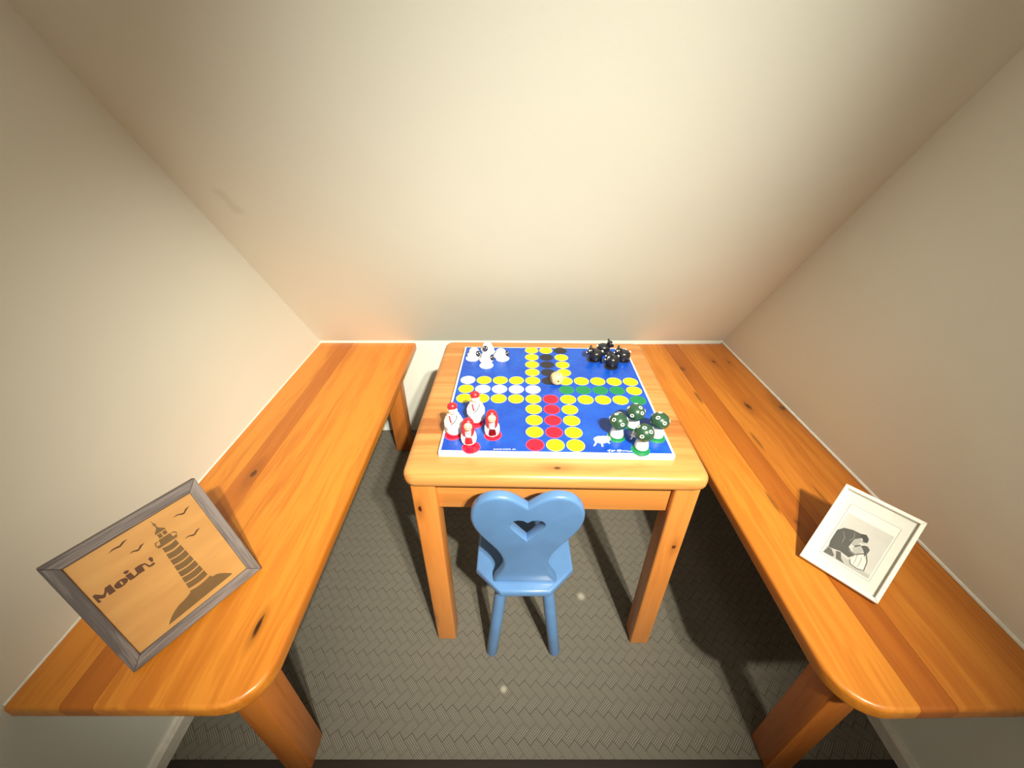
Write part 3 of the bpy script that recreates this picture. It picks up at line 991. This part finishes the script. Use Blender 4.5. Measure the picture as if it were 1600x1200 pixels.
# die: wooden cube with strongly rounded corners
die = empty('wooden_die')
tag(die, 'round-cornered wooden die on the middle of the game board', 'die')
p = bmat @ Vector((0.0165, 0.0285, 0))
die.location = (p.x, p.y, ZPIECE)
die.rotation_euler = (0, 0, 0.25)
HD = 0.0132
bm = bmesh.new()
bmesh.ops.create_cube(bm, size=2)
bmesh.ops.subdivide_edges(bm, edges=bm.edges[:], cuts=9, use_grid_fill=True)
for v in bm.verts:
    q = v.co
    sph = q.normalized() * HD * 1.17
    v.co = Vector([max(-HD, min(HD, sph[i])) for i in range(3)]) + Vector((0, 0, HD))
M_DIE = wood('die_wood', srgb(226, 180, 140), srgb(200, 150, 104), 0, 90, [], 0.4, 0.5, 0.0, 200)
from_bm('cube', bm, M_DIE, die)
M_PIP = plain('burnt_pip', srgb(60, 30, 14), 0.7)
def pip(pos, axis, r=0.0013):
    bm = bmesh.new()
    rr = [r, r, r]
    rr[axis] = 0.0004
    bm_ball(bm, pos, rr, 10, 6)
    from_bm('pip', bm, M_PIP, die)
for x in (-0.0045, 0, 0.0045):
    for y in (-0.0040, 0.0042): pip((x, y, 2 * HD), 2, 0.0011)
pip((-0.001, -HD, HD), 1, 0.0022)
for (y, z) in ((-0.004, 0.017), (0.0030, 0.010)): pip((HD, y, z), 0)

# ------------------------------------------------------------------ picture frames
def clear_glass():
    m = bpy.data.materials.new('picture_glass')
    m.use_nodes = True
    t = m.node_tree
    for n in list(t.nodes):
        if n.type != 'OUTPUT_MATERIAL': t.nodes.remove(n)
    out = [n for n in t.nodes if n.type == 'OUTPUT_MATERIAL'][0]
    fr = t.nodes.new('ShaderNodeFresnel'); fr.inputs[0].default_value = 1.45
    tr = t.nodes.new('ShaderNodeBsdfTransparent')
    gl = t.nodes.new('ShaderNodeBsdfGlossy'); gl.inputs['Roughness'].default_value = 0.03
    mx = t.nodes.new('ShaderNodeMixShader')
    geo = t.nodes.new('ShaderNodeNewGeometry'); inv = t.nodes.new('ShaderNodeMath'); inv.operation = 'SUBTRACT'; inv.inputs[0].default_value = 1.0
    mul = t.nodes.new('ShaderNodeMath'); mul.operation = 'MULTIPLY'
    t.links.new(geo.outputs['Backfacing'], inv.inputs[1]); t.links.new(inv.outputs[0], mul.inputs[0]); t.links.new(fr.outputs[0], mul.inputs[1])
    t.links.new(mul.outputs[0], mx.inputs[0]); t.links.new(tr.outputs[0], mx.inputs[1]); t.links.new(gl.outputs[0], mx.inputs[2])
    t.links.new(mx.outputs[0], out.inputs[0])
    return m
M_GLASS = clear_glass()

def make_frame(name, loc, ang, tilt, wd, ht, depth, rail, mat_rail_h, mat_rail_v, face_mat, label, proud, panel_name):
    """local: x across, z up the picture, y = into the back; origin at the middle of the lower front edge"""
    root = empty(name, loc)
    root.rotation_euler = (Matrix.Rotation(ang, 4, 'Z') @ Matrix.Rotation(-(pi / 2 - tilt), 4, 'X')).to_euler()
    tag(root, label, 'picture frame')
    w2 = wd / 2
    def railm(pts, m):
        bm = bmesh.new()
        bm_prism(bm, pts, lambda x, z: Vector((x, 0, z)), lambda x, z: Vector((x, depth, z)))
        bmesh.ops.bevel(bm, geom=[e_ for e_ in bm.edges if abs(e_.verts[0].co.y) < 1e-6 and abs(e_.verts[1].co.y) < 1e-6], offset=0.0012, segments=2, profile=0.5, affect='EDGES')
        from_bm('frame_rail', bm, m, root, False)
    g = 0.0002
    railm([(-w2 + g, 0), (w2 - g, 0), (w2 - rail - g, rail), (-w2 + rail + g, rail)], mat_rail_h)
    railm([(-w2 + g, ht), (-w2 + rail + g, ht - rail), (w2 - rail - g, ht - rail), (w2 - g, ht)], mat_rail_h)
    railm([(-w2, 0), (-w2 + rail, rail), (-w2 + rail, ht - rail), (-w2, ht)], mat_rail_v)
    railm([(w2, 0), (w2, ht), (w2 - rail, ht - rail), (w2 - rail, rail)], mat_rail_v)
    panel = box(panel_name, (-w2 + rail - 0.001, proud, rail - 0.001), (w2 - rail + 0.001, depth - 0.002, ht - rail + 0.001), face_mat, root)
    bm = bmesh.new()
    bm_box(bm, (-w2 + rail, proud - 0.0020, rail), (w2 - rail, proud - 0.0012, ht - rail))
    from_bm('glass_pane', bm, M_GLASS, root, False)
    return root, panel

def panel_print(name, polys, panel, mat, y, thick=0.0004):
    return flat_print(name, [[(a * 0.000988, b * 0.000988) for a, b in p] for p in polys], panel, mat, y, y - thick, lambda x, z, t: Vector((x, t, z)))

# weathered grey frame with the lighthouse
def greywood(axis, seed):
    return wood('weathered_grey_wood', srgb(130, 119, 117), srgb(72, 64, 65), axis, seed, [], 0.9, 0.7, 0.0, 160)
kp = NT('amber_panel')
c_ = kp.coord()
n_ = kp.ramp(kp.noise(kp.vmath('MULTIPLY', c_, (0.15, 1, 1)), 40, 3), 0.3, 0.7)
kp.l(kp.mix(n_, srgb(184, 132, 70), srgb(196, 145, 80)), kp.b.inputs['Base Color'])
kp.b.inputs['Roughness'].default_value = 0.55
PRD = 0.0060
frL, panL = make_frame('lighthouse_picture', (-0.4932, 0.3586, ZB + 0.0083), 1.0295, 1.0976, 0.1920, 0.1966, 0.018, 0.0163, greywood(0, 81), greywood(2, 82), kp.m,
                       'grey weathered wood frame with brown lighthouse silhouette on the left bench', PRD, 'picture_panel')
M_SIL = plain('brown_silhouette', srgb(112, 82, 44), 0.6, 0.4, 0.04)
M_SIL2 = plain('brown_letters', srgb(88, 50, 24), 0.6, 0.4, 0.04)
yP = PRD + 0.0001
def bird(a, b, c):
    (ax, ay), (bx, by), (cx_, cy_) = a, b, c
    return [(ax, ay), ((ax + bx) / 2 - 0.5, (ay + by) / 2 + 2.2), (bx - 1.5, by + 1.4), (bx + 0.5, by + 0.6), ((bx + cx_) / 2 - 0.3, (by + cy_) / 2 + 1.9), (cx_, cy_), ((bx + cx_) / 2 + 0.8, (by + cy_) / 2 - 0.3), (bx + 0.8, by - 1.8), (bx - 2.0, by - 1.3), ((ax + bx) / 2, (ay + by) / 2 + 0.3)]
for b3 in (((44.5, 161.5), (58.5, 158.5), (70.5, 163.5)), ((39.5, 122.0), (52.5, 119.5), (64.8, 123.5)), ((-37.5, 166.5), (-23.1, 167.5), (-11, 170.5)), ((-20.5, 149.5), (-10.2, 148.0), (0.3, 152.0))):
    panel_print('bird', [bird(*b3)], panL, M_SIL2, yP)
tower = []
for k in range(7):
    z1 = 129.4 - k * 11.55
    z0 = z1 - (9.4 if k else 8.6)
    lw_, rw_ = (lambda z: 11.9 - (129.5 - z) / 80 * 5.7), (lambda z: 31.0 + (129.4 - z) / 80 * 3.9)
    bow = 1.8
    top_ = [(lw_(z1) + (rw_(z1) - lw_(z1)) * i / 6, z1 - bow * (1 - (2 * i / 6 - 1) ** 2)) for i in range(7)]
    bot_ = [(lw_(z0) + (rw_(z0) - lw_(z0)) * i / 6, z0 - bow * (1 - (2 * i / 6 - 1) ** 2)) for i in range(7)]
    tower.append(top_ + bot_[::-1])
tower += [[(21.2, 175.5), (22.6, 169.0), (24.3, 167.0), (22.8, 165.8), (23.4, 161.0), (29.5, 154.6), (30.2, 152.8), (15.2, 152.8), (16.0, 155.0), (21.0, 160.5), (21.4, 165.5), (20.0, 166.8), (21.0, 169.0)],
          [(16.8, 151.3), (21.8, 151.3), (21.8, 144.6), (16.8, 144.6)], [(23.6, 151.3), (28.8, 151.3), (28.4, 145.4), (23.6, 145.4)],
          [(14.6, 143.2), (30.4, 143.2), (30.8, 135.6), (36.5, 136.2), (34.5, 131.6), (9.0, 131.6), (7.0, 136.2), (13.4, 135.8)],
          [(6.8, 137.0), (9.0, 142.6), (13.2, 142.0), (13.0, 141.0), (9.8, 141.0), (8.8, 137.0)], [(31.4, 142.8), (36.0, 141.8), (38.0, 137.0), (36.4, 137.0), (34.6, 140.6), (31.6, 141.6)]]
panel_print('lighthouse', tower, panL, M_SIL, yP)
panel_print('rock', [[(-38.1, 22.7), (60.4, 24.6), (60.4, 26.4), (52.8, 34.8), (45.1, 41.0), (38.0, 42.6), (36.5, 46.3), (28, 44.8), (20, 44.2), (12, 44.8), (5.5, 46.2), (4.5, 43.5), (-3.9, 40.4), (-14.9, 38.4), (-22, 35.4), (-28.2, 31.9), (-33.5, 27.5)]], panL, M_SIL, yP)
letters = [
    [(-76.7, 113.7), (-73.2, 113.7), (-74.1, 119.0), (-70.4, 116.2), (-67.7, 115.4), (-65.2, 118.6), (-63.0, 120.4), (-63.5, 114.3), (-55.7, 114.6), (-55.9, 127.7), (-62.3, 127.4), (-65.2, 122.6), (-67.8, 120.2), (-70.4, 123.2), (-73.4, 127.4), (-76.7, 127.2)],
    [(-54.9, 119.4), (-53.6, 116.0), (-50.0, 114.4), (-47.3, 114.6), (-47.3, 124.8), (-49.8, 124.6), (-53.6, 122.6)],
    [(-45.2, 114.6), (-40.9, 116.0), (-38.4, 119.3), (-39.6, 123.2), (-44.1, 124.8), (-45.2, 124.8)],
    [(-47.4, 114.6), (-45.1, 114.6), (-45.1, 116.8), (-47.4, 116.8)], [(-47.4, 122.8), (-45.1, 122.8), (-45.1, 124.8), (-47.4, 124.8)],
    [(-38.6, 125.4), (-32.2, 125.5), (-31.4, 117.4), (-27.3, 118.6), (-27.3, 115.6), (-33.8, 114.9), (-38.0, 115.6)],
    [(-38.7, 130.6), (-35.2, 131.9), (-32.0, 129.6), (-32.8, 127.7), (-36.6, 126.8)],
    [(-26.4, 127.0), (-20.3, 127.4), (-17.3, 126.6), (-13.7, 125.2), (-12.6, 121.8), (-11.4, 117.8), (-5.9, 118.6), (-4.9, 116.0), (-8.1, 114.9), (-12.5, 115.4), (-14.1, 118.9), (-14.6, 122.9), (-18.0, 124.0), (-18.9, 115.6), (-27.4, 115.9)],
    [(-8.4, 127.4), (-5.1, 128.6), (-3.4, 125.8), (-4.8, 120.9), (-7.4, 120.2)]]
panel_print('lettering', letters, panL, M_SIL2, yP)
M_HINGE = plain('dark_backing', srgb(60, 48, 40), 0.8)
def strut(root, ht, depth, tilt, wd, h0):
    """rear easel leg from the back of the frame to the bench"""
    top = Vector((0, depth, h0))
    # world vertical in local axes of the frame: up the picture * sin(tilt) - back * cos(tilt)
    up = Vector((0, -cos(tilt), sin(tilt)))
    bk = Vector((0, sin(tilt), cos(tilt)))
    hgt = top.dot(up)
    foot = top - up * (hgt + depth * cos(tilt) - 0.0004) + bk * 0.030
    bm = bmesh.new()
    n = Vector((1, 0, 0))
    d = (foot - top).normalized()
    s = d.cross(n).normalized() * 0.0015
    A = [top + n * wd * a + s * b for a, b in ((-0.7, -1), (0.7, -1), (0.7, 1), (-0.7, 1))]
    B = [foot + n * wd * a + s * b for a, b in ((-1, -1), (1, -1), (1, 1), (-1, 1))]
    lowest = min(q.dot(up) for q in B)
    B = [q + up * (max(0, -depth * cos(tilt) + 0.0003 - lowest)) for q in B]
    a_ = [bm.verts.new(q) for q in A]; b_ = [bm.verts.new(q) for q in B]
    for i in range(4): bm.faces.new((a_[i], a_[(i + 1) % 4], b_[(i + 1) % 4], b_[i]))
    bm.faces.new(a_[::-1]); bm.faces.new(b_)
    from_bm('easel_strut', bm, M_HINGE, root, False)
strut(frL, 0.1966, 0.018, 1.0976, 0.020, 0.13)

# white photo frame
M_FWHITE = plain('white_frame', (0.80, 0.775, 0.70, 1), 0.4, 0.5, 0.01)
M_MAT = plain('mount_card', (0.70, 0.69, 0.64, 1), 0.8, 0.3, 0.01)
frR, panR = make_frame('white_photo_frame', (0.5617, 0.4211, ZB + 0.0099), -0.8806, 0.6243, 0.1175, 0.1635, 0.012, 0.0067, M_FWHITE, M_FWHITE, M_MAT,
                       'white frame with a black and white photograph of two people embracing, on the right bench', 0.0070, 'mount_card')
yR = 0.0071
grey = lambda v, n: plain(n, srgb(v, v * 0.985, v * 0.96), 0.35, 0.4, 0.02)
M_LINE = grey(150, 'print_line')
def rectp(x0, z0, x1, z1): return [(x0, z0), (x1, z0), (x1, z1), (x0, z1)]
panel_print('mount_line', [rectp(-38, 26, 37.3, 136.6)], panR, M_LINE, yR, 0.0002)
panel_print('mount_window', [rectp(-37.3, 26.7, 36.6, 135.9)], panR, grey(226, 'print_pale'), yR, 0.0003)
photo = panel_print('photograph', [rectp(-34.5, 29.5, 34.5, 118)], panR, grey(198, 'print_light_grey'), yR, 0.0004)
def pp(nm, pts, v): panel_print(nm, [pts], photo, grey(v, 'print_grey_%d' % v), yR, 0.0005 + 0.00001 * random.random())
def pp2(nm, pts, v): panel_print(nm, [pts], photo, grey(v, 'print_grey_%d' % v), yR, 0.0006 + 0.00001 * random.random())
pp('printed_ground', [(-34.4, 29.6), (34.4, 29.6), (34.4, 36), (10, 39), (-10, 42), (-34.4, 44)], 178)
pp2('printed_jacket', [(-34.3, 56), (-34.3, 79), (-27.6, 88.9), (-16.3, 93.1), (-3.0, 94.2), (-0.6, 86.8), (-7.8, 74.0), (-8.7, 61.6), (0.5, 55.3), (4.3, 53.9), (-1.2, 44.7), (-15.2, 47.0), (-31.7, 42.8)], 84)
pp2('printed_hair', [(-4.0, 94.0), (3.0, 97.2), (8.8, 92.0), (9.6, 84.6), (6.4, 81.2), (3.6, 82.4), (2.2, 86.6), (-2.2, 88.8)], 66)
pp2('printed_face', [(-7.6, 79.3), (-1.0, 87.0), (2.8, 82.4), (-0.4, 72.7), (-4.6, 67.2), (-8.4, 70)], 168)
pp2('printed_hair', [(4.2, 74.2), (8.0, 78.0), (12.3, 79.4), (17.2, 75.7), (17.0, 69.6), (15.2, 60), (12.8, 66), (9.5, 70)], 82)
pp2('printed_face', [(-3.6, 64.6), (4.2, 73.0), (11.0, 67.3), (5.9, 59.2), (0.3, 57.5)], 172)
pp2('printed_dress', [(5.9, 57.9), (12, 65.8), (15.0, 59.5), (21.3, 54.5), (23.6, 38.6), (15.4, 36.0), (5.6, 36.8), (1.6, 41.9), (4.6, 50)], 214)
panel_print('printed_hem', [[(x_ / 1, z_) for x_, z_ in ribbon([(1.2, 43), (5.2, 36.4), (15.4, 35.0), (24.2, 38.0), (22.0, 54.5), (16.0, 66)], 1.4)]], photo, grey(84, 'print_grey_hem'), yR, 0.00072)
panel_print('printed_fold', [ribbon([(7, 55), (8.5, 46), (8, 39)], 0.7), ribbon([(13, 57), (15, 48), (14.5, 38)], 0.7), ribbon([(-26, 82), (-20, 74), (-19, 62)], 0.8), ribbon([(-12, 90), (-9, 82), (-12, 72)], 0.8)], photo, grey(140, 'print_grey_fold'), yR, 0.00075)
pp2('printed_arm', [(-6, 58), (1, 57), (8, 58.5), (7, 55.5), (0, 54.2), (-6, 55.5)], 120)
pp2('printed_shade', [(-3.4, 68.6), (2.4, 75.6), (4.6, 74.6), (-1.6, 66.4)], 96)
pp2('printed_shade', [(2.8, 82.4), (8.6, 84), (6.4, 80.4), (2.2, 79.6)], 170)
pp2('printed_shade', [(4.8, 58.4), (12.6, 65.8), (13.8, 63.6), (6.2, 56.4)], 110)
pp2('printed_leg', [(-34.2, 30), (-31.9, 42.6), (-26.5, 42.4), (-18.8, 34.7), (-20, 31)], 96)
pp2('printed_leg', [(-20.0, 44.0), (-13.5, 46.0), (-8.7, 36.2), (-1.8, 31.0), (-14.6, 31.2)], 92)
strut(frR, 0.1635, 0.012, 0.6243, 0.014, 0.12)
